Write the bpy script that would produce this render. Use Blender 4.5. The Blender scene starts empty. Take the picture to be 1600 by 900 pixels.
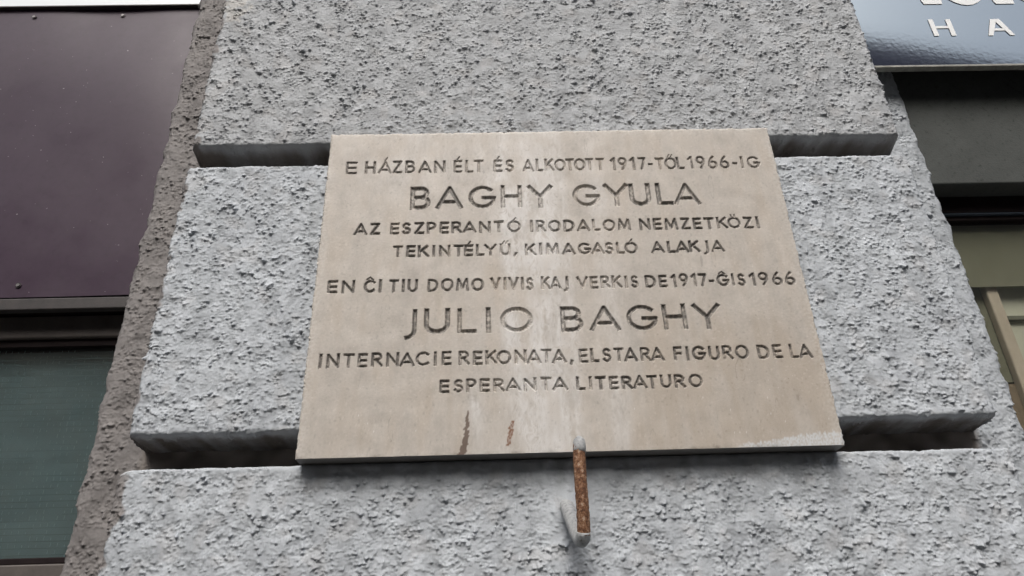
import bpy, math, random
import numpy as np
from mathutils import Vector, Matrix

# ------------------------------------------------------------------ camera, world, sun, exposure
S = bpy.context.scene
C = S.collection
R = math.radians
CAM = Vector((-0.11736, -1.2, -0.30901))
YAW, PIT, ROL = 0.023622, 0.483897, -0.031906
fw = Vector((math.sin(YAW)*math.cos(PIT), math.cos(YAW)*math.cos(PIT), math.sin(PIT)))
rt = Vector((math.cos(YAW), -math.sin(YAW), 0)); up = rt.cross(fw)
rt2 = math.cos(ROL)*rt + math.sin(ROL)*up; up2 = -math.sin(ROL)*rt + math.cos(ROL)*up
cd = bpy.data.cameras.new('camera'); co = bpy.data.objects.new('camera', cd); C.objects.link(co)
cd.sensor_width = 36; cd.lens = 36*1130/1600; cd.clip_start = .02; cd.clip_end = 2000
m3 = Matrix((rt2, up2, -fw)).transposed()
co.matrix_world = Matrix.Translation(CAM) @ m3.to_4x4()
S.camera = co

SUN_EL, SUN_AZ = R(50), R(186)          # azimuth clockwise from +Y
w = bpy.data.worlds.new('World'); S.world = w; w.use_nodes = True
nt = w.node_tree; nt.nodes.clear()
sky = nt.nodes.new('ShaderNodeTexSky'); sky.sky_type = 'NISHITA'; sky.sun_disc = False
sky.sun_elevation = SUN_EL; sky.sun_rotation = SUN_AZ; sky.air_density = 1.0; sky.dust_density = 6.0; sky.ozone_density = 1.0
hs = nt.nodes.new('ShaderNodeHueSaturation'); hs.inputs['Saturation'].default_value = 0.5
bg = nt.nodes.new('ShaderNodeBackground'); bg.inputs[1].default_value = 0.14
wo = nt.nodes.new('ShaderNodeOutputWorld')
nt.links.new(sky.outputs[0], hs.inputs['Color']); nt.links.new(hs.outputs[0], bg.inputs[0]); nt.links.new(bg.outputs[0], wo.inputs[0])
sl = bpy.data.lights.new('sun', 'SUN'); sl.energy = 0.7; sl.angle = R(36); sl.color = (1, .975, .94)
so = bpy.data.objects.new('sun', sl); C.objects.link(so)
sd = Vector((math.sin(SUN_AZ)*math.cos(SUN_EL), math.cos(SUN_AZ)*math.cos(SUN_EL), math.sin(SUN_EL)))
so.rotation_euler = sd.to_track_quat('Z', 'Y').to_euler(); so.location = (0, -5, 12)
S.view_settings.view_transform = 'Standard'; S.view_settings.look = 'None'
S.view_settings.exposure = 0.67; S.view_settings.gamma = 1.0

# ------------------------------------------------------------------ helpers
def mat(name, col=(.5, .5, .5), rough=.6, metal=0., spec=.5, build=None):
    m = bpy.data.materials.new(name); m.use_nodes = True
    b = m.node_tree.nodes['Principled BSDF']
    b.inputs['Base Color'].default_value = (*col, 1); b.inputs['Roughness'].default_value = rough
    b.inputs['Metallic'].default_value = metal; b.inputs['Specular IOR Level'].default_value = spec
    if build: build(m.node_tree, b)
    return m

def nd(t, kind, **kw):
    n = t.nodes.new(kind)
    for k, v in kw.items():
        if k.startswith('i_'): n.inputs[int(k[2:]) if k[2:].isdigit() else k[2:]].default_value = v
        else: setattr(n, k, v)
    return n

def noise(t, scale, detail=5, rough=.6, vec=None, stretch=None):
    n = nd(t, 'ShaderNodeTexNoise'); n.inputs['Scale'].default_value = scale
    n.inputs['Detail'].default_value = detail; n.inputs['Roughness'].default_value = rough
    tc = nd(t, 'ShaderNodeTexCoord'); src = tc.outputs['Object']
    if stretch:
        mp = nd(t, 'ShaderNodeMapping'); mp.inputs['Scale'].default_value = stretch
        t.links.new(src, mp.inputs[0]); src = mp.outputs[0]
    t.links.new(src, n.inputs['Vector'])
    return n.outputs['Fac']

def ramp(t, fac, stops):
    r = nd(t, 'ShaderNodeValToRGB'); e = r.color_ramp.elements
    while len(e) > 1: e.remove(e[-1])
    e[0].position = stops[0][0]; e[0].color = (*stops[0][1], 1)
    for p, c in stops[1:]:
        x = e.new(p); x.color = (*c, 1)
    t.links.new(fac, r.inputs[0]); return r.outputs[0]

def mul(t, a, b, mode='MULTIPLY', f=1.):
    n = nd(t, 'ShaderNodeMix', data_type='RGBA', blend_type=mode); n.inputs[0].default_value = f
    t.links.new(a, n.inputs[6]); t.links.new(b, n.inputs[7]); return n.outputs[2]

def bump(t, b, h, strength, dist):
    n = nd(t, 'ShaderNodeBump'); n.inputs['Strength'].default_value = strength; n.inputs['Distance'].default_value = dist
    t.links.new(h, n.inputs['Height']); t.links.new(n.outputs[0], b.inputs['Normal'])

def mesh_arrays(name, V, F, material=None, parent=None, smooth=True, col=None):
    """V (n,3), F (m,4) quads"""
    me = bpy.data.meshes.new(name)
    n, m = len(V), len(F)
    me.vertices.add(n); me.vertices.foreach_set('co', np.ascontiguousarray(V, dtype=np.float32).ravel())
    k = F.shape[1]
    me.loops.add(m*k); me.loops.foreach_set('vertex_index', np.ascontiguousarray(F, dtype=np.int32).ravel())
    me.polygons.add(m); me.polygons.foreach_set('loop_start', np.arange(0, m*k, k, dtype=np.int32))
    me.polygons.foreach_set('loop_total', np.full(m, k, dtype=np.int32))
    me.polygons.foreach_set('use_smooth', np.full(m, smooth, dtype=bool))
    me.update(calc_edges=True)
    if col is not None:
        a = me.color_attributes.new('col', 'FLOAT_COLOR', 'POINT')
        c4 = np.ones((n, 4), np.float32); c4[:, :3] = col; a.data.foreach_set('color', c4.ravel())
    if material: me.materials.append(material)
    o = bpy.data.objects.new(name, me); C.objects.link(o)
    if parent: o.parent = parent
    return o

def grid_mesh(name, P, mask=None, material=None, parent=None, smooth=True, col=None, flip=False):
    ny, nx = P.shape[:2]
    idx = np.arange(ny*nx).reshape(ny, nx)
    q = np.stack([idx[:-1, :-1], idx[:-1, 1:], idx[1:, 1:], idx[1:, :-1]], -1)
    if flip: q = q[..., ::-1]
    q = q[mask] if mask is not None else q.reshape(-1, 4)
    used = np.zeros(ny*nx, bool); used[q.ravel()] = True
    rm = np.cumsum(used) - 1
    V = P.reshape(-1, 3)[used]; cc = col.reshape(-1, 3)[used] if col is not None else None
    return mesh_arrays(name, V, rm[q], material, parent, smooth, cc)

class MB:
    def __init__(s): s.v = []; s.f = []
    def box(s, x0, x1, y0, y1, z0, z1, bev=0.):
        if bev <= 0:
            b = len(s.v)
            s.v += [(x, y, z) for x in (x0, x1) for y in (y0, y1) for z in (z0, z1)]
            for q in ((0, 1, 3, 2), (4, 6, 7, 5), (0, 4, 5, 1), (2, 3, 7, 6), (0, 2, 6, 4), (1, 5, 7, 3)):
                s.f.append(tuple(b+i for i in q))
            return s
        import bmesh
        bm = bmesh.new(); bmesh.ops.create_cube(bm, size=1)
        for v in bm.verts: v.co = Vector(((x0+x1)/2+v.co.x*(x1-x0), (y0+y1)/2+v.co.y*(y1-y0), (z0+z1)/2+v.co.z*(z1-z0)))
        bmesh.ops.bevel(bm, geom=list(bm.edges), offset=bev, segments=2, profile=.5, affect='EDGES')
        bm.verts.index_update(); b = len(s.v)
        s.v += [tuple(v.co) for v in bm.verts]; s.f += [tuple(b+v.index for v in f.verts) for f in bm.faces]
        bm.free(); return s
    def prism(s, poly, y0, y1):
        b = len(s.v); n = len(poly)
        s.v += [(x, y0, z) for x, z in poly] + [(x, y1, z) for x, z in poly]
        s.f.append(tuple(b+i for i in range(n))); s.f.append(tuple(b+n+i for i in reversed(range(n))))
        for i in range(n):
            j = (i+1) % n; s.f.append((b+j, b+i, b+n+i, b+n+j))
        return s
    def build(s, name, m, parent=None, smooth=False):
        me = bpy.data.meshes.new(name); me.from_pydata(s.v, [], s.f); me.materials.append(m)
        if smooth:
            for p in me.polygons: p.use_smooth = True
        me.update()
        o = bpy.data.objects.new(name, me); C.objects.link(o)
        if parent: o.parent = parent
        return o

def fix_normals(o):
    import bmesh
    bm = bmesh.new(); bm.from_mesh(o.data); bmesh.ops.recalc_face_normals(bm, faces=bm.faces); bm.to_mesh(o.data); bm.free()

def thing(name, label, cat, loc=(0, 0, 0), group=None):
    o = bpy.data.objects.new(name, None); C.objects.link(o); o.location = loc
    o.empty_display_size = .1; o['label'] = label; o['category'] = cat
    if group: o['group'] = group
    return o

def tag(o, label, cat): o['label'] = label; o['category'] = cat; return o
def struct(o): o['kind'] = 'structure'; return o

# ------------------------------------------------------------------ noise tiles (numpy)
N = 2048; CELL = .001        # one tile is 2.048 m
fy = np.fft.fftfreq(N)[:, None]; fx = np.fft.rfftfreq(N)[None, :]
def tile(seed, lmin, lmax, ay=1.):
    """band passed gaussian noise, wavelengths in metres; ay > 1 squashes it vertically"""
    rng = np.random.default_rng(seed)
    f = np.sqrt(fx**2 + (fy/ay)**2)/CELL
    g = np.exp(-(f*lmin)**2*.9)*(1-np.exp(-(f*lmax)**2*.9))
    t = np.fft.irfft2(np.fft.rfft2(rng.standard_normal((N, N)).astype(np.float32))*g, s=(N, N))
    return (t/t.std()).astype(np.float32)
def smp(T, x, z):
    u = np.mod(x/CELL, N); v = np.mod(z/CELL, N)
    i = np.floor(u).astype(np.int64); j = np.floor(v).astype(np.int64); a = u-i; b = v-j
    i %= N; j %= N; i1 = (i+1) % N; j1 = (j+1) % N
    return (T[j, i]*(1-a)+T[j, i1]*a)*(1-b) + (T[j1, i]*(1-a)+T[j1, i1]*a)*b
TA = tile(1, .0075, .015, 1.3); TB = tile(2, .0040, .0085, 1.3); TC = tile(3, .0026, .0046); TL = tile(4, .05, .2); TM = tile(5, .025, .06)
def spikes(seed, spacing, wx, up_, dn, power=1.):
    """thrown mortar: pointed lumps with a long upper slope and a short steep underside"""
    rng = np.random.default_rng(seed); n = int((N*CELL/spacing)**2)
    imp = np.zeros((N, N), np.float32)
    np.add.at(imp, (rng.integers(0, N, n), rng.integers(0, N, n)), (rng.gamma(2.2, 1/2.2, n)**power).astype(np.float32))
    ax = (np.arange(N)+N//2) % N - N//2; ax = ax*CELL
    kx = 1/(1+(ax/wx)**2)**1.5*(abs(ax) < .05); kz = np.where(ax >= 0, np.exp(-np.abs(ax)/up_), np.exp(-np.abs(ax)/dn))
    K_ = kz[:, None]*kx[None, :]*np.exp(-(fx*0))[:, :1]
    bl = np.exp(-((fx**2+fy**2)/CELL**2)*(.0011**2)*2.2)
    return np.fft.irfft2(np.fft.rfft2(imp)*np.fft.rfft2(K_)*bl, s=(N, N)).astype(np.float32)
S1 = spikes(11, .0052, .0018, .0034, .0008); S2 = spikes(12, .0100, .0029, .0062, .0012); S3 = spikes(13, .030, .0050, .011, .0018, 1.3)
def sstep(a, b, x):
    t = np.clip((x-a)/(b-a), 0, 1); return t*t*(3-2*t)

def stucco(x, z, off):
    X, Z = x+off, z+off*1.7
    A = smp(TA, X, Z); B = smp(TB, X+.31, Z+.77); K = smp(TC, X, Z); L = smp(TL, X, Z); M = smp(TM, X, Z)
    mod = np.clip(.97+.27*L+.16*M, .38, 1.5)
    a1, a2, a3 = smp(S1, X, Z), smp(S2, X, Z), smp(S3, X, Z)
    h = .00112*a1 + .00155*a2 + .0012*a3
    return (h-.0022 + .00022*A + .00020*B*(1+.2*M) + .00010*K)*mod

def smooth_path(pts, step_fn, r):
    """pts: list of 2-D points; rounds corners with radius r and resamples; returns array of (x, y)"""
    pts = [np.array(p, float) for p in pts]; out = [pts[0]]
    for i in range(1, len(pts)-1):
        a, b, c = pts[i-1], pts[i], pts[i+1]
        u = (a-b)/np.linalg.norm(a-b); v = (c-b)/np.linalg.norm(c-b)
        p0, p1 = b+u*r, b+v*r
        for t in np.linspace(0, 1, 7): out.append((1-t)**2*p0 + 2*t*(1-t)*b + t*t*p1)
    out.append(pts[-1]); out = np.array(out)
    d = np.r_[0, np.cumsum(np.linalg.norm(np.diff(out, axis=0), axis=1))]
    s = [0.]
    while s[-1] < d[-1]:
        x = np.interp(s[-1], d, out[:, 0]); y = np.interp(s[-1], d, out[:, 1]); s.append(s[-1]+step_fn(x, y))
    s = np.array(s[:-1]+[d[-1]])
    return s, np.stack([np.interp(s, d, out[:, 0]), np.interp(s, d, out[:, 1])], 1)

def normals(P):
    du = np.gradient(P, axis=1); dv = np.gradient(P, axis=0)
    n = np.cross(du, dv); l = np.linalg.norm(n, axis=2, keepdims=True)
    return np.where(l > 1e-12, n/np.maximum(l, 1e-12), np.array([0, -1., 0]))

# ------------------------------------------------------------------ materials
def stucco_build(t, b):
    a = nd(t, 'ShaderNodeAttribute', attribute_name='col')
    v = ramp(t, noise(t, 9, 6, .65), [(.3, (.90, .90, .91)), (.7, (1.04, 1.04, 1.04))])
    v2 = ramp(t, noise(t, 420, 3, .7), [(.3, (.93, .93, .93)), (.7, (1.05, 1.05, 1.05))])
    t.links.new(mul(t, mul(t, a.outputs['Color'], v), v2), b.inputs['Base Color'])
    bump(t, b, noise(t, 600, 3, .5), .15, .0006)
M_STUC = mat('painted_roughcast', rough=.72, spec=.3, build=stucco_build)

def stone_build(t, b):
    a = nd(t, 'ShaderNodeAttribute', attribute_name='col')
    v = ramp(t, noise(t, 14, 7, .7, stretch=(1, 1, .35)), [(.3, (.96, .955, .95)), (.7, (1.03, 1.03, 1.03))])
    v2 = ramp(t, noise(t, 60, 5, .7, stretch=(1, 1, .35)), [(.3, (.975, .975, .97)), (.7, (1.02, 1.02, 1.02))])
    v3 = ramp(t, noise(t, 900, 3, .7), [(.25, (.90, .90, .90)), (.7, (1.05, 1.05, 1.05))])
    t.links.new(mul(t, mul(t, mul(t, a.outputs['Color'], v), v2), v3), b.inputs['Base Color'])
    r = ramp(t, noise(t, 25, 5, .6), [(.3, (.42,)*3), (.7, (.68,)*3)])
    t.links.new(r, b.inputs['Roughness'])
    bump(t, b, noise(t, 500, 4, .6), .15, .0006)
M_STONE = mat('limestone', rough=.55, spec=.4, build=stone_build)

def fascia_build(t, b):
    v = ramp(t, noise(t, 2.2, 5, .55), [(.3, (.042, .024, .042)), (.7, (.049, .029, .048))])
    v2 = ramp(t, noise(t, 55, 6, .8), [(.28, (.78, .78, .78)), (.5, (1, 1, 1)), (.78, (1.1, 1.1, 1.1))])
    v3 = ramp(t, noise(t, 130, 2, .5), [(.755, (0, 0, 0)), (.78, (.30, .29, .29))])
    t.links.new(mul(t, mul(t, v, v2), v3, 'ADD'), b.inputs['Base Color'])
    r = ramp(t, noise(t, 7, 6, .65), [(.3, (.34,)*3), (.7, (.52,)*3)]); t.links.new(r, b.inputs['Roughness'])
    bump(t, b, noise(t, 160, 3, .5), .03, .001)
M_FASC = mat('painted_sheet_metal', rough=.38, spec=.42, build=fascia_build)

def dark_build(c0, c1, sc=30):
    def f(t, b):
        t.links.new(ramp(t, noise(t, sc, 6, .7), [(.3, c0), (.7, c1)]), b.inputs['Base Color'])
        bump(t, b, noise(t, sc*8, 4, .6), .3, .001)
    return f
M_TRIM = mat('dark_trim', rough=.55, build=dark_build((.030, .027, .027), (.055, .048, .046), 40))
M_TRANS = mat('weathered_frame', rough=.6, build=dark_build((.07, .06, .055), (.12, .105, .095), 25))
M_BLACK = mat('brown_black_paint', rough=.7, spec=.12, build=dark_build((.012, .008, .009), (.022, .016, .016), 20))
M_BLUE = mat('frame_edge_blue', (.05, .065, .085), .35)
M_STEEL = mat('worn_screw_slot', (.22, .21, .21), .4, .5)
M_SCREW = mat('screw_steel', (.06, .05, .055), .4, .6)

def lintel_build(t, b):
    v = ramp(t, noise(t, 12, 6, .7), [(.3, (.066, .071, .068)), (.7, (.085, .091, .087))])
    v2 = ramp(t, noise(t, 95, 4, .75), [(.30, (.55, .55, .55)), (.42, (1, 1, 1)), (.7, (1.08, 1.08, 1.08))])
    t.links.new(mul(t, v, v2), b.inputs['Base Color']); bump(t, b, noise(t, 240, 5, .7), .6, .002)
M_LINT = mat('grey_concrete', rough=.85, spec=.2, build=lintel_build)

def sign_build(t, b):
    t.links.new(ramp(t, noise(t, 30, 6, .75), [(.3, (.018, .020, .042)), (.75, (.028, .030, .055))]), b.inputs['Base Color'])
    bump(t, b, noise(t, 95, 2, .5), .038, .0013)
M_SIGN = mat('glossy_sign_film', rough=.07, build=sign_build)
M_SIGN.node_tree.nodes['Principled BSDF'].inputs['IOR'].default_value = 3.6
M_SIGN.node_tree.nodes['Principled BSDF'].inputs['Specular Tint'].default_value = (.80, .93, 1, 1)
M_WHITE = mat('white_letter', (.85, .87, .87), .5)
M_RIM = mat('sign_edge', rough=.6, build=dark_build((.20, .20, .18), (.42, .42, .38), 60))
M_LBOX = mat('white_acrylic', (.82, .88, .90), .3)

def rust_build(t, b):
    v = ramp(t, noise(t, 160, 6, .75), [(.30, (.035, .018, .012)), (.43, (.12, .055, .030)), (.54, (.27, .14, .075)), (.64, (.42, .33, .25)), (.75, (.50, .47, .43))])
    t.links.new(v, b.inputs['Base Color']); bump(t, b, noise(t, 380, 6, .7), .8, .0025)
M_RUST = mat('rusty_iron', rough=.8, spec=.3, build=rust_build)
def capp(t, b):
    v = ramp(t, noise(t, 120, 5, .7), [(.30, (.13, .10, .085)), (.38, (.27, .28, .28)), (.55, (.38, .39, .395)), (.75, (.46, .46, .45))])
    t.links.new(v, b.inputs['Base Color']); bump(t, b, noise(t, 200, 5, .7), .5, .002)
M_CAP = mat('flaking_grey_paint', rough=.7, build=capp)

def glass_mat(name, tint, rough, opac):
    m = bpy.data.materials.new(name); m.use_nodes = True; t = m.node_tree; t.nodes.clear()
    o = nd(t, 'ShaderNodeOutputMaterial'); tr = nd(t, 'ShaderNodeBsdfTransparent'); gl = nd(t, 'ShaderNodeBsdfGlossy')
    df = nd(t, 'ShaderNodeBsdfDiffuse'); tr.inputs[0].default_value = (*tint, 1); gl.inputs['Roughness'].default_value = rough
    df.inputs[0].default_value = (.35, .36, .33, 1)
    fr = nd(t, 'ShaderNodeFresnel'); fr.inputs[0].default_value = 1.52
    m1 = nd(t, 'ShaderNodeMixShader'); m2 = nd(t, 'ShaderNodeMixShader')
    dm = nd(t, 'ShaderNodeMath', operation='MULTIPLY'); dm.inputs[1].default_value = opac*2
    t.links.new(noise(t, 18, 6, .7), dm.inputs[0])
    t.links.new(dm.outputs[0], m1.inputs[0]); t.links.new(tr.outputs[0], m1.inputs[1]); t.links.new(df.outputs[0], m1.inputs[2])
    ge = nd(t, 'ShaderNodeNewGeometry'); sb = nd(t, 'ShaderNodeMath', operation='SUBTRACT'); sb.inputs[0].default_value = 1
    t.links.new(ge.outputs['Backfacing'], sb.inputs[1]); fm = nd(t, 'ShaderNodeMath', operation='MULTIPLY')
    t.links.new(fr.outputs[0], fm.inputs[0]); t.links.new(sb.outputs[0], fm.inputs[1]); t.links.new(fm.outputs[0], m2.inputs[0]); t.links.new(m1.outputs[0], m2.inputs[1]); t.links.new(gl.outputs[0], m2.inputs[2])
    t.links.new(m2.outputs[0], o.inputs[0]); return m
M_GLASSL = glass_mat('dusty_wired_glass', (.88, .93, .93), .05, .06)
M_GLASSR = glass_mat('shop_glass', (.95, .95, .93), .02, .02)
def teal(t, b):
    t.links.new(ramp(t, noise(t, 3.5, 6, .6), [(.3, (.062, .094, .104)), (.7, (.110, .150, .160))]), b.inputs['Base Color'])
M_TEAL = mat('teal_lining', rough=.9, build=teal)
M_WIRE = mat('mesh_wire', (.045, .075, .085), .6)
M_GLINT = mat('wire_glint', (.16, .22, .23), .5)
M_OLIVE = mat('olive_blind', rough=.9, build=dark_build((.135, .138, .098), (.16, .163, .12), 6))
M_LOWP = mat('brown_panel', rough=.8, build=dark_build((.16, .12, .08), (.20, .16, .11), 8))
M_RAIL = mat('grey_green_rail', rough=.7, build=dark_build((.10, .105, .08), (.14, .145, .11), 12))
M_PALE = mat('pale_panel', rough=.8, build=dark_build((.44, .45, .37), (.52, .53, .45), 8))
M_POST = mat('beige_post', rough=.7, build=dark_build((.38, .33, .265), (.46, .41, .34), 12))

# ------------------------------------------------------------------ pier: core and rusticated blocks
GREY = np.array([.457, .489, .518]); BROWN = np.array([.232, .220, .214]); DIRT_SHADE = np.array([.15, .132, .118])
HW, D = .747, .105
STEP = .00135
pier = thing('rusticated_pier', 'grey roughcast masonry pier with deep horizontal grooves carrying the stone plaque', 'pier')

def block(z0, z1, hi0, hi1, off, plaque_gap=None):
    """projecting block between z0 and z1, fine mesh between hi0 and hi1"""
    sx, px = smooth_path([(-HW-.018, D+.01), (-HW, 0), (HW, 0), (HW+.018, D+.01)],
                         lambda x, y: STEP if y < .05 else .006, .014)
    def zs(z, y):
        if z < hi0-.02 or z > hi1+.02: return .02
        return STEP if y < .03 else .0024
    sz, pz = smooth_path([(z0-.002, D+.01), (z0, 0), (z1, 0), (z1+.002, D+.01)], zs, .008)
    X = np.broadcast_to(px[None, :, 0], (len(sz), len(sx))); YX = np.broadcast_to(px[None, :, 1], X.shape)
    Z = np.broadcast_to(pz[:, None, 0], X.shape); YZ = np.broadcast_to(pz[:, None, 1], X.shape)
    Y = np.minimum(YX+YZ, D+.012)
    P = np.stack([X, Y, Z], -1)
    n = normals(P)
    s2, t2 = np.meshgrid(sx, sz)
    h = stucco(s2, t2, off)
    # calmer plaster on undersides, along arrises and just under the slab
    under = sstep(.004, .02, YZ)
    amp = (1-.30*under)
    wav = .012+.010*smp(TM, s2+.4, t2*0+off)
    amp *= 1-.55*(1-sstep(0, 1, (z1-Z)/np.maximum(wav, .006)))*(Y < .02)
    amp *= 1-.45*(1-sstep(0, 1, (Z-z0)/.010))*(Y < .02)
    if z1 < .05:
        amp *= 1-.60*(1-sstep(.01, .085, -Z+.012*smp(TM, X, Z)))*(1-sstep(.40, .52, abs(X+.03)))
        rr = np.sqrt((X+.01)**2+((Z+.09)/1.3)**2)
        amp *= 1-.5*(1-sstep(.02, .07, rr))
        h = h*amp + .010*np.exp(-((X+.012)/.016)**2-((Z+.088)/.035)**2) + .003*(1-sstep(.0, .05, -Z+.006*smp(TM, X, Z)))*(1-sstep(.40, .47, abs(X))); amp = 1
    h = h*amp + .0007*smp(TL, s2, t2+off)
    P2 = P + n*h[..., None]
    P2[..., 2] -= np.clip(h, 0, .01)*.55*(Y < .03)
    if z1 < .05:   # worn round shoulder
        for sg_, r_ in ((-1, .034), (1, .020)):
            tt = np.clip((sg_*X-(HW+.012-r_))/r_, 0, 1); P2[..., 2] -= r_*(1-np.sqrt(1-np.minimum(tt, .999)**2))*np.clip(1+(Z-z1)/.09, 0, 1)
    inner = np.zeros((len(sz)-1, len(sx)-1), bool)
    zc, xc, yc = Z[:-1, :-1], X[:-1, :-1], Y[:-1, :-1]
    inner = (abs(xc) < .425) & (zc > .03) & (zc < .640) & (yc < .002)    # hidden under the slab
    bm_ = smp(TL, X+.2, Z)*.5+smp(TM, X, Z)*.4
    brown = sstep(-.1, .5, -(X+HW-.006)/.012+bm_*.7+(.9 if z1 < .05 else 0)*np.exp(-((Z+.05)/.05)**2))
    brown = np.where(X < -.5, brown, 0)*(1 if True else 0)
    dirt_shade = .95*sstep(.006, .045, YZ+.006*bm_)*np.clip(.80+.25*bm_, 0, 1)  # brown dirt plus painted-in shade on undersides and into the grooves
    strk = np.clip(1+.045*smp(TL, X+.1, Z*.3)+.035*smp(TM, X, Z*.12+.3)+.03*smp(TM, X+.6, Z), .8, 1.12)[..., None]
    base_ = (GREY*np.array([.86, .84, .82]) if z0 > .6 else GREY)*strk
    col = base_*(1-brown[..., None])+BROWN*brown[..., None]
    if z0 > .6:   # smoother pale mortar patch at the upper left arris
        pm = (sstep(.0, .012, .030-np.hypot((X+.715)*.9, (Z-1.085)*.55)+.008*smp(TM, X, Z)))[..., None]*.6
        col = col*(1-pm)+np.array([.50, .49, .46])*pm
    warm = np.clip(smp(TL, X+.7, Z+.1)*.5-.35, 0, .45)[..., None]
    col = col*(1-warm)+col*np.array([1.03, .985, .95])*warm
    worn = np.clip(smp(TB, X, Z)-1.9, 0, 1)[..., None]*.7
    col = col*(1-worn)+col*np.array([.84, .78, .74])*worn
    col = col*(1-dirt_shade[..., None])+DIRT_SHADE*dirt_shade[..., None]
    if z1 < .05:   # darker brown-grey line under the slab
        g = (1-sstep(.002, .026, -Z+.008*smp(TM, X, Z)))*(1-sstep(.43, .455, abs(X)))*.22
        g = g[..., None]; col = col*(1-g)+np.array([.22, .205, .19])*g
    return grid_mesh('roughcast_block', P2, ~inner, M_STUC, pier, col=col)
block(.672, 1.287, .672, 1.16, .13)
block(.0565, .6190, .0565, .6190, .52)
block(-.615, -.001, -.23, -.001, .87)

def core():
    def st(x, y): return STEP*1.1 if .745 < abs(x) and y < .16 else (.005 if y < .16 else .03)
    sx, px = smooth_path([(-.868, .60), (-.869, D), (.866, D), (.866, .60)], st, .026)
    tz = [-1.95]
    while tz[-1] < 4.2:
        z = tz[-1]; tz.append(z+(STEP*1.1 if -.24 < z < 1.22 else .05))
    tz = np.array(tz)
    X = np.broadcast_to(px[None, :, 0], (len(tz), len(sx))); Y = np.broadcast_to(px[None, :, 1], X.shape); Z = np.broadcast_to(tz[:, None], X.shape)
    P = np.stack([X, Y, Z], -1); n = normals(P)
    s2, t2 = np.meshgrid(sx, tz)
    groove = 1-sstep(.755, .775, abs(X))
    h = stucco(s2, t2, .29)*(.95*(1-.70*groove)*(1-.25*sstep(.83, .862, abs(X)))) + (.0008*smp(TL, s2, t2)+.0002*smp(TM, s2, t2))*(1-.75*sstep(.82, .86, abs(X)))
    P2 = P+n*h[..., None]
    P2[..., 2] -= np.clip(h, 0, .01)*.5*(Y < .15)
    side = sstep(.84, .868, abs(X)); wob = .0004*smp(TM, Z*0+.3, Z)+.0022*smp(TL, Z*0+.1, Z)
    P2[..., 0] += np.sign(X)*wob*side*(Z > -.3)*(Z < 1.3)
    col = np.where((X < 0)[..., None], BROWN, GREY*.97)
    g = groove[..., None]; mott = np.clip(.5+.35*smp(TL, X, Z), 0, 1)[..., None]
    col = col*(1-g)+(DIRT_SHADE*(1-mott)+np.array([.30, .27, .245])*mott)*g
    grime = np.clip(smp(TL, X+.3, Z*.6)*.25-.05, 0, .3)[..., None]
    col = col*(1-grime*.6)
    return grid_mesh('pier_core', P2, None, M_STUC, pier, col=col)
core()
# upper and lower courses outside the picture
for a, b in ((1.342, 1.957), (2.012, 2.63), (2.68, 3.30), (-1.29, -.670)):
    MB().box(-HW, HW, 0, D+.01, a, b, .008).build('roughcast_block', M_STUC, pier)
for o in list(pier.children)[-4:]:
    a = o.data.color_attributes.new('col', 'FLOAT_COLOR', 'POINT'); a.data.foreach_set('color', [.50, .53, .555, 1]*len(o.data.vertices))

# ------------------------------------------------------------------ letter strokes (cap height 1)
def arc(cx, cy, rx, ry, a0, a1, n=14):
    return [(cx+rx*math.cos(R(a0+(a1-a0)*i/n)), cy+ry*math.sin(R(a0+(a1-a0)*i/n))) for i in range(n+1)]
O_ = arc(.47, .5, .47, .5, 0, 360, 28)
G = {}
G['A'] = (.92, [[(0, 0), (.46, 1), (.92, 0)], [(.17, .27), (.75, .27)]])
G['B'] = (.62, [[(0, 0), (0, 1)], [(0, 1), (.33, 1)]+arc(.33, .765, .24, .235, 90, -90, 8)[1:]+[(0, .53)], [(0, .53), (.36, .53)]+arc(.36, .265, .27, .265, 90, -90, 8)[1:]+[(0, 0)]])
G['C'] = (.80, [arc(.47, .5, .47, .5, 48, 312, 20)])
G['D'] = (.76, [[(0, 0), (0, 1), (.28, 1)]+arc(.28, .5, .48, .5, 90, -90, 14)[1:]+[(0, 0)]])
G['E'] = (.56, [[(.56, 1), (0, 1), (0, 0), (.56, 0)], [(0, .5), (.52, .5)]])
G['F'] = (.54, [[(.54, 1), (0, 1), (0, 0)], [(0, .5), (.50, .5)]])
G['G'] = (.90, [arc(.47, .5, .47, .5, 46, 355, 22)+[(.52, .46)]])
G['H'] = (.72, [[(0, 0), (0, 1)], [(.72, 0), (.72, 1)], [(0, .5), (.72, .5)]])
G['I'] = (.02, [[(.01, 0), (.01, 1)]])
G['J'] = (.34, [[(.34, 1), (.34, .12)]+arc(.04, .12, .30, .38, 0, -82, 8)[1:]])
G['K'] = (.66, [[(0, 0), (0, 1)], [(.62, 1), (.03, .46)], [(.20, .62), (.68, 0)]])
G['L'] = (.50, [[(0, 1), (0, 0), (.50, 0)]])
G['M'] = (.92, [[(0, 0), (.10, 1), (.46, .12), (.82, 1), (.92, 0)]])
G['N'] = (.72, [[(0, 0), (0, 1), (.72, 0), (.72, 1)]])
G['O'] = (.94, [O_])
G['P'] = (.58, [[(0, 0), (0, 1), (.30, 1)]+arc(.30, .72, .28, .28, 90, -90, 8)[1:]+[(0, .44)]])
G['R'] = (.66, [[(0, 0), (0, 1), (.32, 1)]+arc(.32, .74, .28, .26, 90, -90, 8)[1:]+[(0, .48)], [(.28, .48), (.66, 0)]])
G['S'] = (.58, [arc(.30, .75, .24, .25, 35, 250, 10)+arc(.29, .26, .28, .26, 75, -150, 12)])
G['T'] = (.66, [[(0, 1), (.66, 1)], [(.33, 1), (.33, 0)]])
G['U'] = (.70, [[(0, 1), (0, .35)]+arc(.35, .35, .35, .35, 180, 360, 14)[1:]+[(.70, 1)]])
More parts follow.
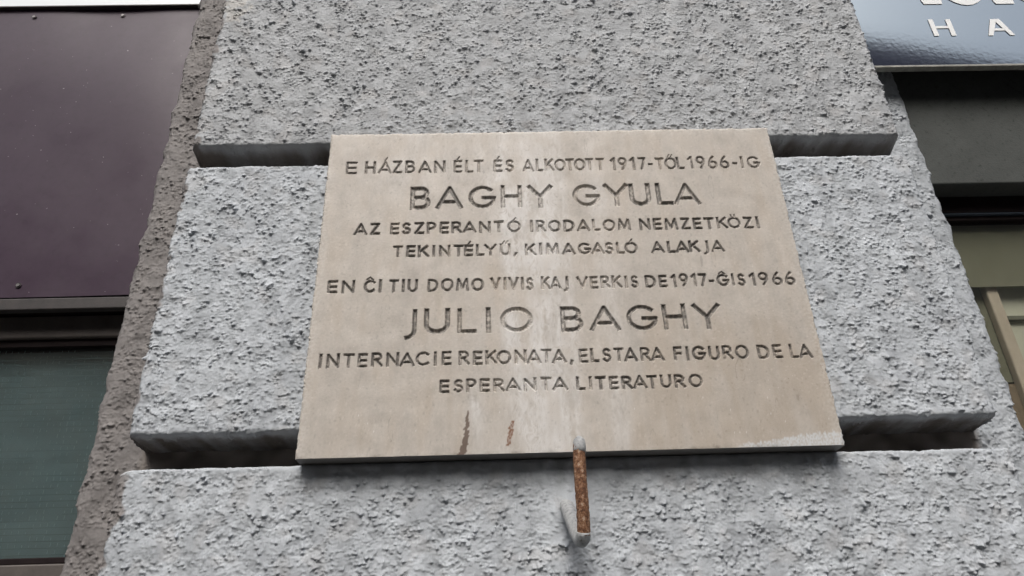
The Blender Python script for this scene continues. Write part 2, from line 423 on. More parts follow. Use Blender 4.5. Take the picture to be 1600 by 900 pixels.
G['V'] = (.84, [[(0, 1), (.42, 0), (.84, 1)]])
G['Y'] = (.82, [[(0, 1), (.41, .46), (.82, 1)], [(.41, .46), (.41, 0)]])
G['Z'] = (.62, [[(0, 1), (.62, 1), (0, 0), (.64, 0)]])
G['1'] = (.30, [[(0, .86), (.28, 1.08), (.28, 0)]])
G['7'] = (.52, [[(0, 1.04), (.54, 1.04), (.20, 0)]])
G['9'] = (.60, [arc(.30, .78, .30, .30, 0, 360, 18), [(.60, .78), (.58, .55), (.46, .26), (.28, 0)]])
G['6'] = (.62, [arc(.31, .30, .31, .30, 0, 360, 18), [(.0, .30), (.03, .52), (.18, .84), (.38, 1.10)]])
G['-'] = (.26, [[(0, .42), (.26, .42)]])
G[','] = (.06, [[(.07, .07), (0, -.14)]])
ACUTE = [[(-.03, 1.16), (.10, 1.36)]]
NARROW = {'A': .80, 'B': .54, 'C': .70, 'D': .66, 'E': .46, 'F': .44, 'G': .80, 'H': .60, 'K': .60, 'L': .42, 'M': .82, 'N': .64, 'O': .80, 'P': .48, 'R': .56,
          'S': .46, 'T': .54, 'U': .60, 'V': .74, 'Y': .72, 'Z': .52, '9': .54, '6': .54, '7': .46, '1': .24, 'J': .28, '-': .22}
for ch_, wn in NARROW.items():
    wd_, st_ = G[ch_]; G[ch_] = (wn, [[(x*wn/wd_, y) for x, y in pl] for pl in st_])
def acc(ch):
    base = {'Á': 'A', 'É': 'E', 'Ő': 'O', 'Ó': 'O', 'Ö': 'O', 'Ű': 'U', 'Ĉ': 'C', 'Ĝ': 'G'}.get(ch)
    if not base: return G[ch]
    wd, st = G[base]; c = wd/2
    if ch in 'ÁÉÓ': ex = [[(c-.03, 1.16), (c+.09, 1.36)]]
    elif ch in 'ŐŰ': ex = [[(c-.16, 1.15), (c-.08, 1.32)], [(c+.08, 1.15), (c+.16, 1.32)]]
    elif ch == 'Ö': ex = [[(c-.14, 1.18), (c-.14, 1.28)], [(c+.12, 1.18), (c+.12, 1.28)]]
    else: ex = [[(c-.20, 1.16), (c, 1.34), (c+.20, 1.16)]]
    return wd, st+ex

# rows of the inscription: (half stroke, [(word, u0, u1, v_base0, v_base1, v_cap0, v_cap1)]) in metres on the slab (u from the centre, v from the bottom)
ROWS = [
 (0.0029, [('E', -0.4125, -0.3895, 0.5655, 0.5654, 0.5972, 0.5971), ('HÁZBAN', -0.3754, -0.2141, 0.5654, 0.5650, 0.5970, 0.5963), ('ÉLT', -0.1987, -0.1386, 0.5649, 0.5647, 0.5962, 0.5959), ('ÉS', -0.1194, -0.0771, 0.5647, 0.5646, 0.5958, 0.5956), ('ALKOTOTT', -0.0617, 0.1036, 0.5645, 0.5641, 0.5956, 0.5948), ('1917-TŐL', 0.1151, 0.2638, 0.5640, 0.5636, 0.5947, 0.5940), ('1966-IG', 0.2702, 0.4165, 0.5636, 0.5632, 0.5940, 0.5933), ]),
 (0.0047, [('BAGHY', -0.2820, -0.0045, 0.4787, 0.4780, 0.5330, 0.5317), ('GYULA', 0.0330, 0.2845, 0.4780, 0.4774, 0.5315, 0.5303), ]),
 (0.0030, [('AZ', -0.3858, -0.3370, 0.4229, 0.4228, 0.4503, 0.4502), ('ESZPERANTÓ', -0.3187, -0.0683, 0.4227, 0.4221, 0.4501, 0.4495), ('IRODALOM', -0.0524, 0.1420, 0.4220, 0.4215, 0.4494, 0.4489), ('NEMZETKÖZI', 0.1567, 0.3892, 0.4215, 0.4208, 0.4489, 0.4482), ]),
 (0.0030, [('TEKINTÉLYŰ,', -0.3102, -0.0774, 0.3721, 0.3714, 0.3986, 0.3979), ('KIMAGASLÓ', -0.0630, 0.1497, 0.3714, 0.3708, 0.3979, 0.3973), ('ALAKJA', 0.1738, 0.3133, 0.3707, 0.3703, 0.3972, 0.3968), ]),
 (0.0030, [('EN', -0.4251, -0.3748, 0.2994, 0.2993, 0.3273, 0.3271), ('ĈI', -0.3596, -0.3269, 0.2993, 0.2992, 0.3270, 0.3269), ('TIU', -0.3140, -0.2602, 0.2992, 0.2990, 0.3268, 0.3266), ('DOMO', -0.2438, -0.1407, 0.2990, 0.2987, 0.3265, 0.3261), ('VIVIS', -0.1290, -0.0494, 0.2987, 0.2985, 0.3261, 0.3257), ('KAJ', -0.0365, 0.0139, 0.2985, 0.2983, 0.3257, 0.3255), ('VERKIS', 0.0279, 0.1428, 0.2983, 0.2980, 0.3254, 0.3250), ('DE', 0.1545, 0.1956, 0.2980, 0.2979, 0.3249, 0.3248), ('1917-ĜIS', 0.2014, 0.3410, 0.2979, 0.2975, 0.3247, 0.3242), ('1966', 0.3469, 0.4326, 0.2975, 0.2973, 0.3242, 0.3238), ]),
 (0.0046, [('JULIO', -0.2866, -0.0538, 0.2150, 0.2139, 0.2653, 0.2648), ('BAGHY', -0.0058, 0.2832, 0.2137, 0.2124, 0.2647, 0.2640), ]),
 (0.0030, [('INTERNACIE', -0.4271, -0.1982, 0.1552, 0.1547, 0.1827, 0.1822), ('REKONATA,', -0.1860, 0.0132, 0.1547, 0.1542, 0.1822, 0.1817), ('ELSTARA', 0.0221, 0.1724, 0.1542, 0.1538, 0.1817, 0.1813), ('FIGURO', 0.1869, 0.3206, 0.1538, 0.1535, 0.1813, 0.1810), ('DE', 0.3351, 0.3785, 0.1534, 0.1533, 0.1809, 0.1808), ('LA', 0.3919, 0.4310, 0.1533, 0.1532, 0.1808, 0.1807), ]),
 (0.0030, [('ESPERANTA', -0.2186, -0.0002, 0.1055, 0.1047, 0.1308, 0.1300), ('LITERATURO', 0.0140, 0.2314, 0.1046, 0.1038, 0.1300, 0.1292), ]),
]

PW, PH, PY = .4491, .66664, -.035
UW = .0009
us = np.linspace(-PW, PW, int(2*PW/UW)+1)
bands = [(min(min(w_[3], w_[4]) for w_ in r[1])-.010, max(max(w_[5], w_[6])+(.014 if r[0] < .004 else .005) for w_ in r[1])) for r in ROWS]
vs = [0.]
while vs[-1] < PH:
    v = vs[-1]; fine = any(a < v < b for a, b in bands); vs.append(v+(.00095 if fine else .0028))
vs[-1] = PH; vs = np.array(vs)
U, V = np.meshgrid(us, vs)
Mx = np.full(U.shape, -1e3, np.float32); ID = np.full(U.shape, -1, np.int32)
WEAR = []          # per letter: how much of the dark paint is gone
rnd = random.Random(7)
def seg_field(uu, vv, p, q, hw_, e0, e1):
    d = np.array(q)-np.array(p); L = np.hypot(*d)
    if L < 1e-7: return np.full(uu.shape, -1e3)
    d = d/L; a = (uu-p[0])*d[0]+(vv-p[1])*d[1]; b = abs(-(uu-p[0])*d[1]+(vv-p[1])*d[0])
    return np.minimum(np.minimum(hw_-b, (a+e0)), (L-a+e1))
gid = 0
for hw_, words in ROWS:
    for (word, u0, u1, vb0, vb1, vc0, vc1) in words:
        GAP = .40 if hw_ < .004 else .34
        gl = [acc(ch) for ch in word]
        tot = 0; pos = []
        for i, (wd, st) in enumerate(gl):
            if i:
                pr = word[i-1]+word[i]
                g_ = GAP*(.55 if pr in ('TA', 'AT', 'LY', 'LT', 'KO', 'KA', 'RA', 'AK', 'LA', 'ÁZ', 'LÓ', 'TO', 'OT', 'TÉ', 'YU', 'AC', 'GA', 'NA', 'AS', 'TÖ', 'KÖ', 'TŐ', 'ŐL') else 1)
                if word[i] in 'I1' or word[i-1] in 'I': g_ *= 1.15
                tot += g_
            pos.append(tot); tot += wd
        cap = ((vc0-vb0)+(vc1-vb1))/2
        k = (u1-u0-2*hw_)/max(tot, .02)
        for (wd, st), p0, ch in zip(gl, pos, word):
            jx, jy, jr = rnd.uniform(-.0006, .0006), rnd.uniform(-.0006, .0006), rnd.uniform(-.012, .012)
            uc = u0+hw_+(p0+wd/2)*k; f = (uc-u0)/max(u1-u0, 1e-6)
            vb = vb0+(vb1-vb0)*f+hw_; cp = (vc0+(vc1-vc0)*f)-(vb0+(vb1-vb0)*f)-2*hw_
            hk = hw_*rnd.uniform(.93, 1.07)
            ux0, ux1 = u0+p0*k-.03, u0+(p0+wd)*k+.03
            i0, i1 = np.searchsorted(us, [ux0, ux1]); j0, j1 = np.searchsorted(vs, [vb-cp*.6-.01, vb+cp*1.6+.01])
            uu, vv = U[j0:j1, i0:i1], V[j0:j1, i0:i1]
            F_ = np.full(uu.shape, -1e3)
            for pl in st:
                pts = []
                for (x, y) in pl:
                    yy = y*cp; xx = (x-wd/2)*k
                    pts.append((uc+jx+xx-jr*yy, vb+jy+yy+jr*xx))
                closed = math.hypot(pts[0][0]-pts[-1][0], pts[0][1]-pts[-1][1]) < 1e-5
                sc_ = .62 if pl[0][1] > 1.12 and len(pl) <= 3 else 1
                for a_ in range(len(pts)-1):
                    e0 = hk if (a_ == 0 and not closed) else 0; e1 = hk if (a_ == len(pts)-2 and not closed) else 0
                    F_ = np.maximum(F_, seg_field(uu, vv, pts[a_], pts[a_+1], hk*sc_, e0, e1))
                for a_ in range(0 if closed else 1, len(pts)-(0 if closed else 1)):
                    F_ = np.maximum(F_, hk*sc_-np.hypot(uu-pts[a_][0], vv-pts[a_][1]))
            sub = Mx[j0:j1, i0:i1]; win = F_ > sub
            sub[win] = F_[win]; ID[j0:j1, i0:i1][win & (F_ > -.0012)] = gid
            WEAR.append((uc, vb)); gid += 1
rough_edge = .00018*smp(TC, U, V)+.00014*smp(TB, U, V)
Mx = Mx+rough_edge
big = np.zeros(gid+1, bool); 
DEP = np.clip(Mx*1.6, 0, .0046)
pit = np.clip(smp(TB, U+.5, V)*.7+smp(TM, U, V)*.5-4.1, 0, .4)*.002
edge = np.minimum(np.minimum(U+PW, PW-U), np.minimum(V, PH-V))
edge3 = np.minimum(np.minimum(U+PW, PW-U), np.minimum(V+.0022, PH-V))
erode = np.clip(1-edge3/np.maximum(.0030+.0012*smp(TM, U+.1, V+.4), .0008), 0, 1)**2*.0028*np.clip(1+.5*smp(TA, U, V), .2, 2)
Y = PY+DEP+pit+erode + .0002*smp(TL, U, V)+.00002*smp(TB, U, V)
P = np.stack([U+.00025*smp(TM, U, V)*(edge < .002), Y, V], -1)
# colour of the stone: warm limestone, lime streaks, drips and rust
BASE = np.array([.492, .454, .408])
L1 = smp(TL, U, V*.35); L2 = smp(TM, U*1.3, V*.18+.5); L3 = smp(TB, U+.004*smp(TM, U, V), V*.12)*.7+smp(TA, U, V*.3)*.5; L4 = smp(TM, U+.3, V)
col = BASE*(1+.035*L1+.012*L4+.018*L3+.020*smp(TA, U+.5, V)+.014*smp(TC, U, V)+.018*smp(TM, U+.2, V+.6))[..., None]*np.array([1, 1, 1])
lime = np.exp(-((U-(-.055+.02*L1))/.050)**2)*.70+np.exp(-((U+.010)/.018)**2)*.35+np.exp(-((U-.015)/.008)**2)*.25+np.exp(-((U-.085)/.022)**2)*.30+.30*np.exp(-((U+.27)/.10)**2)*sstep(.45, .62, V)
lime = np.clip(lime*(1.25+.22*L2+.40*L3), 0, .9)*(1-.35*sstep(.5, .66, V)*1)
limec = np.array([.66, .645, .625])
col = col*(1-lime[..., None])+limec*lime[..., None]
tan_ = np.clip(.08*L2+.14*L1+.45*sstep(.03, .2, U)*(1-sstep(.12, .35, V)), 0, .5)[..., None]
col = col*(1-tan_)+np.array([.39, .325, .255])*tan_
dust = np.clip(smp(TL, U+.9, V+.2)*.3-.2+.3*sstep(.55, .66, V), 0, .5)[..., None]
col = col*(1-dust)+np.array([.52, .475, .42])*dust
spk = (smp(TC, U, V) + .35*smp(TL, U+.4, V) + .55*sstep(.1, .4, U)*(1-sstep(.05, .3, V)) > 2.95)
col = np.where(spk[..., None], np.array([.72, .71, .70]), col)
dk = (smp(TC, U+.7, V+.6) > 3.35)
dab = np.clip(smp(TA, U+.11, V*.8+.3)-1.55+.35*L1, 0, .8)[..., None]; col = col*(1-.30*dab)+np.array([.66, .62, .57])*.30*dab
dab = np.clip(smp(TA, U+.61, V*.7+.1)-1.5+.3*L4, 0, .9)[..., None]; col = col*(1-.16*dab)
scr = (abs(smp(TM, U*1.0+.2, V*.16+.4)-2.0) < .05) & (smp(TL, U, V) > -.2)
col = np.where(scr[..., None], col*.80, col)
col = np.where(dk[..., None], np.array([.16, .13, .11]), col)
edge2 = np.minimum(np.minimum(U+PW, PW-U), np.minimum(V+.012, PH-V))
eb = np.clip(1-edge2/.022, 0, 1)*np.clip(.5+.8*smp(TA, U+.2, V), 0, 1)*.55
col = col*(1-eb[..., None])+np.array([.62, .60, .56])*eb[..., None]
def poly_mask(pts, soft=.0008, wob=.0008):
    """pts: centre line (u, v, half width)"""
    m = np.full(U.shape, -1.)
    for (a, b) in zip(pts[:-1], pts[1:]):
        t = np.clip((V-b[1])/(a[1]-b[1]), 0, 1); inside = (V <= a[1]) & (V >= b[1]-1e-6)
        cx = b[0]+(a[0]-b[0])*t; hw2 = b[2]+(a[2]-b[2])*t
        m = np.where(inside, hw2-abs(U-cx+wob*smp(TA, U*0, V)), m)
    return sstep(-soft, soft, m)
D1 = [(-0.1696, 0.0751, 0.0008), (-0.1707, 0.0585, 0.0027), (-0.1729, 0.0314, 0.0042), (-0.1761, 0.0132, 0.0053), (-0.1782, 0.0059, 0.0058), (-0.1813, -0.0004, 0.0063)]
D2 = [(-0.0961, 0.0537, 0.0026), (-0.0999, 0.0341, 0.0042), (-0.1048, 0.0117, 0.0026)]
m_ = poly_mask(D1)[..., None]; col = col*(1-m_)+np.array([.150, .110, .088])*m_
m_ = (poly_mask(D2, .001, .0006)*np.clip(.85+.5*smp(TC, U, V), 0, 1))[..., None]; col = col*(1-m_)+np.array([.20, .085, .040])*m_
# grey paint brushed over the lower right corner
m_ = (sstep(0, .0015, .0010+.022*sstep(.22, .44, U)+.0020*smp(TA, U, V*.5)-V)*sstep(.25, .30, U+.006*smp(TA, U, V))*np.clip(.8+.5*smp(TB, U, V), .35, 1))[..., None]
col = col*(1-m_)+np.array([.60, .62, .63])*m_
# paint left in the letters
LR = np.array([.15, .142, .132])
def wear(u, v):
    w0 = .22+.62*math.exp(-((u+.06)/.10)**2)+.55*math.exp(-((u-.085)/.05)**2)*(v > .3)
    if v > .56: w0 += .2
    return w0
cw = np.zeros(U.shape)
WV = np.array([min(.92, max(.02, wear(a, b)+rnd.uniform(-.18, .18))) for a, b in WEAR]+[0])
cw = WV[ID]
res_ = np.clip(1.15-cw*1.25+.30*smp(TA, U, V*.6)+.2*smp(TB, U, V), 0, 1)*sstep(.0002, .0010, Mx)
res_ = (res_*.9)[..., None]
col = col*(1-res_)+LR*res_
plaque = thing('memorial_plaque', 'beige limestone plaque with eight engraved rows of capital letters fixed to the grey pier', 'plaque')
mq = Mx > .00005
mface = mq[:-1, :-1] | mq[1:, :-1] | mq[:-1, 1:] | mq[1:, 1:]
fid = np.maximum(np.maximum(ID[:-1, :-1], ID[1:, :-1]), np.maximum(ID[:-1, 1:], ID[1:, 1:]))
lf = mface & (fid >= 0)
grid_mesh('stone_slab', P, ~lf, M_STONE, plaque, col=col)
jj, ii = np.nonzero(lf); ids = fid[jj, ii]
for g_ in range(gid):
    sel = ids == g_
    if not sel.any(): continue
    j0, j1, i0, i1 = jj[sel].min(), jj[sel].max()+1, ii[sel].min(), ii[sel].max()+1
    mk = lf[j0:j1, i0:i1] & (fid[j0:j1, i0:i1] == g_)
    grid_mesh('engraved_letter', P[j0:j1+1, i0:i1+1], mk, M_STONE, plaque, col=col[j0:j1+1, i0:i1+1])
# slab edges
def rim(line, back):
    n_ = len(line); V_ = np.concatenate([line, back]); F_ = np.array([[i, i+n_, i+n_+1, i+1] for i in range(n_-1)]); return V_, F_
VV, FF = [], []; o_ = 0
for line, fl in ((P[0], 0), (P[-1], 1), (P[:, 0], 1), (P[:, -1], 0)):
    mid = line.copy(); bk = line.copy(); bk[:, 1] = .004
    v_, f_ = rim(line, bk)
    if fl: f_ = f_[:, ::-1]
    VV.append(v_); FF.append(f_+o_); o_ += len(v_)
VV = np.concatenate(VV); FF = np.concatenate(FF)
cc = np.where((VV[:, 2] < .002)[:, None], np.array([.17, .165, .16]), np.array([.40, .37, .33]))  # underside shade painted in: bottom edge darker than the other edges
mesh_arrays('slab_edge', VV, FF, M_STONE, plaque, smooth=False, col=cc)

# ------------------------------------------------------------------ bent iron hook under the slab
def tube(path, rad, name, m, parent, seg=20, caps=True, wob=.0006):
    pts = [Vector(p) for p in path]; V_ = []; F_ = []
    for i, p in enumerate(pts):
        t = (pts[min(i+1, len(pts)-1)]-pts[max(i-1, 0)]).normalized()
        a = Vector((1, 0, 0)); b = t.cross(a).normalized(); a = b.cross(t).normalized()
        r = rad[i] if hasattr(rad, '__len__') else rad
        for k in range(seg):
            an = 2*math.pi*k/seg; rr = r+rnd.uniform(-wob, wob)
            V_.append(p+a*math.cos(an)*rr+b*math.sin(an)*rr)
    for i in range(len(pts)-1):
        for k in range(seg):
            k2 = (k+1) % seg; F_.append((i*seg+k, i*seg+k2, (i+1)*seg+k2, (i+1)*seg+k))
    F_.append(tuple(range(seg))); F_.append(tuple((len(pts)-1)*seg+k for k in reversed(range(seg))))
    me = bpy.data.meshes.new(name); me.from_pydata([tuple(v) for v in V_], [], F_); me.materials.append(m)
    for p in me.polygons: p.use_smooth = len(p.vertices) == 4
    o = bpy.data.objects.new(name, me); C.objects.link(o); o.parent = parent; fix_normals(o); return o
def bez(p, n):
    p = [Vector(q) for q in p]; out = []
    for i in range(n+1):
        t = i/n; q = p
        while len(q) > 1: q = [q[j].lerp(q[j+1], t) for j in range(len(q)-1)]
        out.append(q[0])
    return out
hook = thing('iron_hook', 'rusty bent iron hook with flaking grey paint sticking out under the plaque', 'hook')
root = bez([(-.014, .02, -.070), (-.012, -.02, -.084), (-.006, -.055, -.118), (-.001, -.072, -.142), (.0, -.098, -.158), (.001, -.104, -.136)], 26)
tube(root, [.0120]*20+[.0108]*7, 'painted_shank', M_CAP, hook)
arm = bez([(.0015, -.1035, -.142), (.0035, -.1085, -.10), (.0005, -.108, -.05), (.0045, -.100, -.006)], 40)
tube(arm, .0094, 'rusty_arm', M_RUST, hook)
cp_ = [Vector((.0042, -.1018, -.0195)), Vector((.0045, -.101, -.012)), Vector((.0048, -.1003, -.004)), Vector((.005, -.100, .001)), Vector((.005, -.0995, .005)), Vector((.005, -.0992, .0072))]
tube(cp_, [.0098, .0101, .0098, .0084, .0052, .002], 'painted_tip', M_CAP, hook, wob=.0004)

# ------------------------------------------------------------------ left shop front
lf_ = thing('metal_fascia', 'large dark aubergine sheet metal fascia panel left of the pier', 'fascia')
XL, XR = -3.2, -.80
fz0, fz1 = .403, 1.257
nx, nz = 120, 46
xs = np.linspace(XL, XR, nx); zs_ = np.linspace(fz0, fz1, nz); XX, ZZ = np.meshgrid(xs, zs_)
YY = .15+.0022*smp(TL, XX*.10, ZZ*.08)
grid_mesh('sheet_panel', np.stack([XX, YY, ZZ], -1), None, M_FASC, lf_)
MB().box(XL, XR, .166, .30, fz0+.002, fz1-.004).build('panel_backing', M_TRIM, lf_)
MB().box(XL, XR, .142, .166, fz1, fz1+.0032).build('top_flashing', M_TRIM, lf_)
for sx_, sz_ in ((-1.308, 1.228), (-1.082, 1.233), (-1.121, .431), (-1.80, .431), (-1.70, 1.23), (-2.2, 1.23)):
    m_b = MB(); n_ = 14; y_ = .15+.0022*float(smp(TL, sx_*.10, sz_*.08))
    ring = [(sx_+.0062*math.cos(2*math.pi*k/n_), sz_+.0062*math.sin(2*math.pi*k/n_)) for k in range(n_)]
    m_b.prism(ring, y_-.0022, y_+.006); ring2 = [(sx_+.0036*math.cos(2*math.pi*k/n_), sz_+.0036*math.sin(2*math.pi*k/n_)) for k in range(n_)]
    o = m_b.build('screw', M_SCREW, lf_); fix_normals(o)
    fix_normals(MB().prism(ring2, y_-.0040, y_-.0024).build('screw_head', M_STEEL, o))
lbx = thing('light_box', 'plain pale blue white sign box above the dark fascia panel', 'sign')
MB().box(XL, XR, .152, .30, 1.2608, 1.90, .002).build('acrylic_face', M_LBOX, lbx)
lt = thing('shop_ledge', 'dark weathered metal ledge along the bottom of the aubergine fascia', 'ledge')
MB().box(XL, XR, .146, .165, .372, .398, .002).build('ledge_lip', M_TRIM, lt)
MB().box(XL, XR, .166, .34, .382, .398).build('ledge_soffit', M_BLACK, lt)
lw = thing('wired_window', 'teal shop window of wired glass with dark frame left of the pier', 'window')
MB().box(XL, XR, .190, .26, .328, .378, .003).build('transom_bar', M_TRANS, lw)
MB().box(XL, XR, .200, .26, .312, .3275).build('head_rail', M_BLACK, lw)
MB().box(XL, XR, .198, .26, -.20, -.118, .003).build('sill_rail', M_TRANS, lw)
MB().box(XL, XR, .204, .218, -.1175, -.106, .002).build('glazing_bead', M_BLACK, lw)
MB().box(XL, XR, .2100, .2140, -.1055, .3115).build('pane', M_GLASSL, lw)
MB().box(XL, XR, .232, .236, -.115, .315).build('lining_panel', M_TEAL, lw)
wm = MB(); gm = MB(); z = -.10; row = 0
while z < .31:
    k = -1.75
    while k < -.89:
        L_ = rnd.uniform(.03, .12); dz = rnd.uniform(-.0005, .0005); tk = rnd.uniform(.0003, .0009)
        if rnd.random() < .85: wm.box(k, min(k+L_, -.885), .2180, .2186, z+dz-tk, z+dz+tk)
        k += L_+rnd.uniform(0, .004)
    x = -1.40+.002*(row % 2)
    while x < -.90:
        if rnd.random() < .62: gm.box(x-.0004, x+.0004, .2172, .2178, z+.002, z+.002+rnd.uniform(.003, .008))  # short pale dashes: glints on the upright wires, painted as lighter pieces
        x += .0130
    z += .0122; row += 1
wmo = wm.build('wire_mesh', M_WIRE, lw); wmo['kind'] = 'stuff'
wmo = gm.build('cross_wire_glint', M_GLINT, lw); wmo['kind'] = 'stuff'
tag(MB().box(XL, XR, .198, .30, -1.909, -.202, .004).build('stall_riser', M_TRANS), 'brown painted panel wall under the teal window', 'wall')

# ------------------------------------------------------------------ right shop front
sg = thing('shop_sign', 'glossy blue grey shop sign with white lettering right of the pier', 'sign')
SX0, SX1, SZ0 = .774, 3.2, .908
nx, nz = 320, 150
xs = np.linspace(SX0, SX1, nx); zs_ = np.linspace(SZ0+.006, 1.95, nz); XX, ZZ = np.meshgrid(xs, zs_)
YY = .050+XX*0
grid_mesh('sign_face', np.stack([XX, YY, ZZ], -1), None, M_SIGN, sg)
MB().box(SX0, SX1, .0525, .060, SZ0+.007, 1.95).build('sign_body', M_TRIM, sg)
MB().box(SX0, SX1, .080, .112, SZ0+.060, 1.90).build('mounting_rail', M_TRIM, sg)
MB().box(SX0, SX1, .046, .062, SZ0-.001, SZ0+.0055, .0015).build('bottom_edge', M_RIM, sg)
def letter(polys, name='raised_letter'):
    m_b = MB()
    for p in polys: m_b.prism(p, .0484, .0488)
    fix_normals(m_b.build(name, M_WHITE, sg))
def hh(x0, x1, z0, z1, t=.0085, b=.007):
    zm = (z0+z1)/2+.001
    letter([[(x0, z0), (x0+t, z0), (x0+t, z1), (x0, z1)], [(x1-t, z0), (x1, z0), (x1, z1), (x1-t, z1)], [(x0+t, zm-b/2), (x1-t, zm-b/2), (x1-t, zm+b/2), (x0+t, zm+b/2)]])
hh(.948, 1.002, 1.0085, 1.064, .0115, .0075)
zA0, zA1 = 1.0075, 1.0625
letter([[(1.080, zA0), (1.0915, zA0), (1.1125, zA1-.010), (1.1125, zA1), (1.1015, zA1)],
        [(1.1125, zA1-.010), (1.1335, zA0), (1.145, zA0), (1.1235, zA1), (1.1125, zA1)],
        [(1.0990, zA0+.016), (1.1262, zA0+.016), (1.1232, zA0+.0232), (1.1018, zA0+.0232)]])
def bee(x0, z0):
    # bold lower-case b: slanted-foot stem and round bowl
    letter([[(x0+.004, z0+.001), (x0+.050, z0+.001), (x0+.050, z0+.33), (x0, z0+.33), (x0, z0+.012)]])
    cx, cz = x0+.112, z0+.098; n_ = 28; polys = []
    for k in range(n_):
        a0, a1 = 2*math.pi*k/n_, 2*math.pi*(k+1)/n_
        if cx+.066*math.cos((a0+a1)/2) < x0+.052: continue
        polys.append([(cx+.068*math.cos(a0), cz+.102*math.sin(a0)), (cx+.068*math.cos(a1), cz+.102*math.sin(a1)),
                      (cx+.032*math.cos(a1), cz+.050*math.sin(a1)), (cx+.032*math.cos(a0), cz+.050*math.sin(a0))])
    letter(polys)
bee(.951, 1.116); bee(1.131, 1.114)

sp = MB().box(.80, 3.2, .113, .26, 0.6214, 1.90, .003).build('concrete_lintel', M_LINT)
tag(sp, 'dark grey concrete lintel below the glossy sign', 'lintel')
rw = thing('shop_window', 'shop window with near black head frame and olive interior right of the pier', 'window')
MB().box(.80, 3.2, .165, .259, .578, 0.6204).build('head_frame', M_BLACK, rw)
MB().box(.80, 3.2, .166, .176, .5735, .5775, .001).build('frame_bead', M_BLUE, rw)
MB().box(.80, 3.2, .174, .22, .563, .5730).build('frame_rail', M_BLACK, rw)
MB().box(.80, 3.2, .184, .189, -.8, .5625).build('pane', M_GLASSR, rw)
MB().box(.80, 3.2, .170, .22, -.86, -.801, .004).build('sill_rail', M_BLACK, rw)
bl = MB().box(.85, 3.2, .198, .201, .404, .572).build('olive_blind', M_OLIVE); tag(bl, 'olive blind hanging behind the top of the right window', 'blind')
scn = thing('framed_screen', 'beige post and pale green framed panels seen through the right window', 'screen')
MB().box(.962, .988, .206, .226, -.75, .416, .003).build('post', M_POST, scn)
MB().box(.989, 3.2, .224, .236, .192, .560).build('pale_panel', M_PALE, scn)
MB().box(.85, 3.2, .224, .236, -.75, .188).build('lower_panel', M_LOWP, scn)
MB().box(.989, 3.2, .214, .2235, .330, .341, .002).build('rail', M_RAIL, scn)
MB().box(.989, 3.2, .212, .2235, .180, .194, .002).build('rail', M_POST, scn)
MB().box(1.035, 1.039, .219, .2236, .194, .330).build('muntin', M_RAIL, scn)
MB().box(.85, .961, .224, .236, .192, .560).build('side_panel', M_OLIVE, scn)
tag(MB().box(.80, 3.2, .175, .30, -1.909, -.862, .004).build('stall_riser', M_TRANS), 'brown painted panel wall under the right shop window', 'wall')

# rear of the building and floors above
MB_ = MB().box(-12, 12, .52, .70, -1.909, 1.95); M_WALL = mat('render_wall', rough=.9, build=dark_build((.06, .058, .055), (.09, .085, .08), 5))
tag(MB_.build('shop_rear_wall', M_WALL), 'dark wall closing the shop fronts behind the glass', 'wall')
M_FAC = mat('facade_render', rough=.9, build=dark_build((.30, .30, .29), (.40, .40, .38), 4))
up_ = thing('upper_facade', 'grey rendered facade of the floors above the shop signs', 'building')
MB().box(-40, -.869, .12, .70, 1.951, 12).build('wall_bay', M_FAC, up_)
MB().box(.867, 40, .12, .70, 1.951, 12).build('wall_bay', M_FAC, up_)
MB().box(-.868, .866, .12, .70, 4.2, 12).build('wall_bay', M_FAC, up_)

# ------------------------------------------------------------------ street and far houses: mirrored by the sign, also shaped for the light
M_PAVE = mat('pavement', rough=.9, build=dark_build((.065, .065, .063), (.10, .098, .095), 6))
M_ASPH = mat('asphalt', rough=.9, build=dark_build((.035, .035, .037), (.055, .055, .056), 12))
GZ = -1.91
struct(MB().box(-60, 60, -3.2, .9, GZ-.4, GZ).build('pavement', M_PAVE))
struct(MB().box(-60, 60, -3.35, -3.203, GZ-.4, GZ+.004, .01).build('kerb', M_LINT))
struct(MB().box(-400, 400, -400, 400, GZ-.6, GZ-.13).build('road', M_ASPH))
struct(MB().box(-60, 60, -14, -11.2, GZ-.4, GZ).build('far_pavement', M_PAVE))
M_HOUSE = mat('house_render', rough=.9, build=dark_build((.055, .050, .052), (.075, .07, .07), 1.5))
M_TRIM2 = mat('house_trim', rough=.85, build=dark_build((.09, .085, .08), (.12, .11, .105), 3))
M_PANE = mat('dark_pane', (.02, .025, .03), .08)
M_ROOF = mat('roof_tile', rough=.85, build=dark_build((.06, .035, .028), (.10, .055, .042), 3))
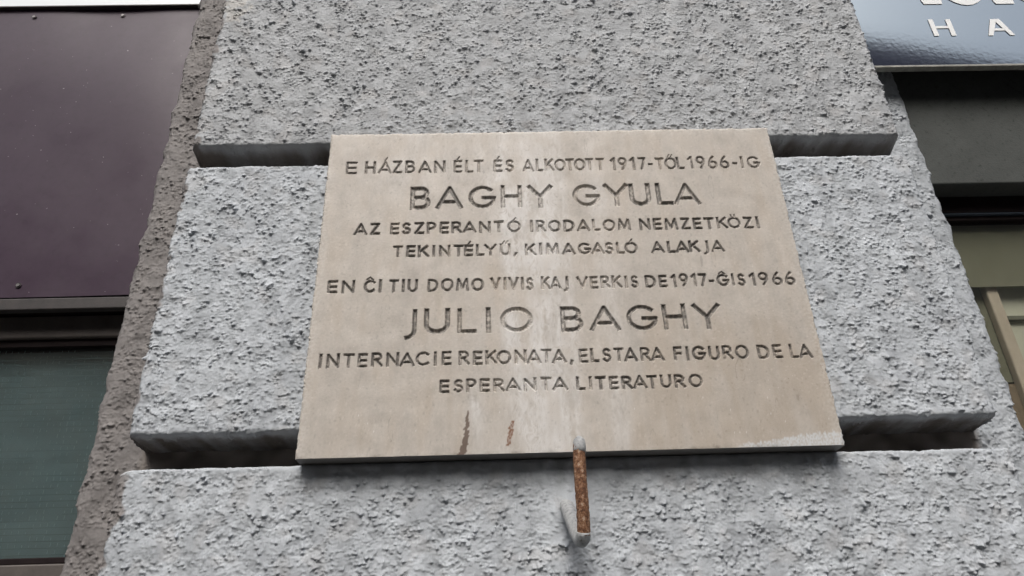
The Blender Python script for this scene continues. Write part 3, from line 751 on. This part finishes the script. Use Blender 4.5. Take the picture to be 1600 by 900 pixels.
def house(x0, x1, loc, rot, h, label, cols, rows_):
    t = thing('street_house', label, 'house', loc); t.rotation_euler = (0, 0, rot)
    MB().box(x0, x1, -9, 0, 0, h-.5).build('wall', M_HOUSE, t)
    MB().box(x0-.2, x1+.2, -9.2, .35, h-.5, h-.1, .05).build('cornice', M_TRIM2, t)
    m_b = MB(); m_b.v += [(x0, -9.2, h-.1), (x1, -9.2, h-.1), (x1, .30, h-.1), (x0, .30, h-.1), (x0, -4.5, h+1.0), (x1, -4.5, h+1.0)]
    m_b.f += [(0, 1, 5, 4), (3, 4, 5, 2), (0, 4, 3), (1, 2, 5), (0, 3, 2, 1)]; m_b.build('roof', M_ROOF, t)
    win = MB().box(-.62, .62, .004, .05, -.95, .95).v
    fr = MB(); fr.box(-.75, -.62, .002, .10, -1.0, 1.0); fr.box(.62, .75, .002, .10, -1.0, 1.0); fr.box(-.75, .75, .002, .13, 1.0, 1.2); fr.box(-.80, .80, .002, .18, -1.12, -1.0); fr.box(-.03, .03, .06, .09, -.95, .95)
    fo = fr.build('window', M_TRIM2, t); po = MB().box(-.62, .62, .004, .05, -.95, .95).build('pane', M_PANE, fo)
    first = True
    for r_ in range(rows_):
        for c_ in range(cols):
            x = x0+(c_+.5)*(x1-x0)/cols; z = 2.6+r_*3.6
            if first: fo.location = (x, 0, z); first = False; continue
            a = fo.copy(); C.objects.link(a); a.parent = t; a.location = (x, 0, z)
            b = po.copy(); C.objects.link(b); b.parent = a
house(-64, 0, (-7.5, -14, GZ), 0, 17.6, 'long dark grey house with many windows across the street', 22, 4)  # unseen length added to block low sky along the street
house(0, 11, (-7.4, -14, GZ), 0, 10.4, 'unseen two storey house across the street, kept low to admit frontal light', 4, 2)  # unseen, height lowered so frontal light reaches the pier
house(0, 6.2, (3.7, -14, GZ), 0, 17.7, 'narrow tall dark grey house across the street beside the low one', 2, 4)
house(0, 54, (10.0, -14.0, GZ), R(-12), 17.6, 'tall dark grey house across the street, angled away from the row', 18, 4)  # far end lengthened out of view to block low sky
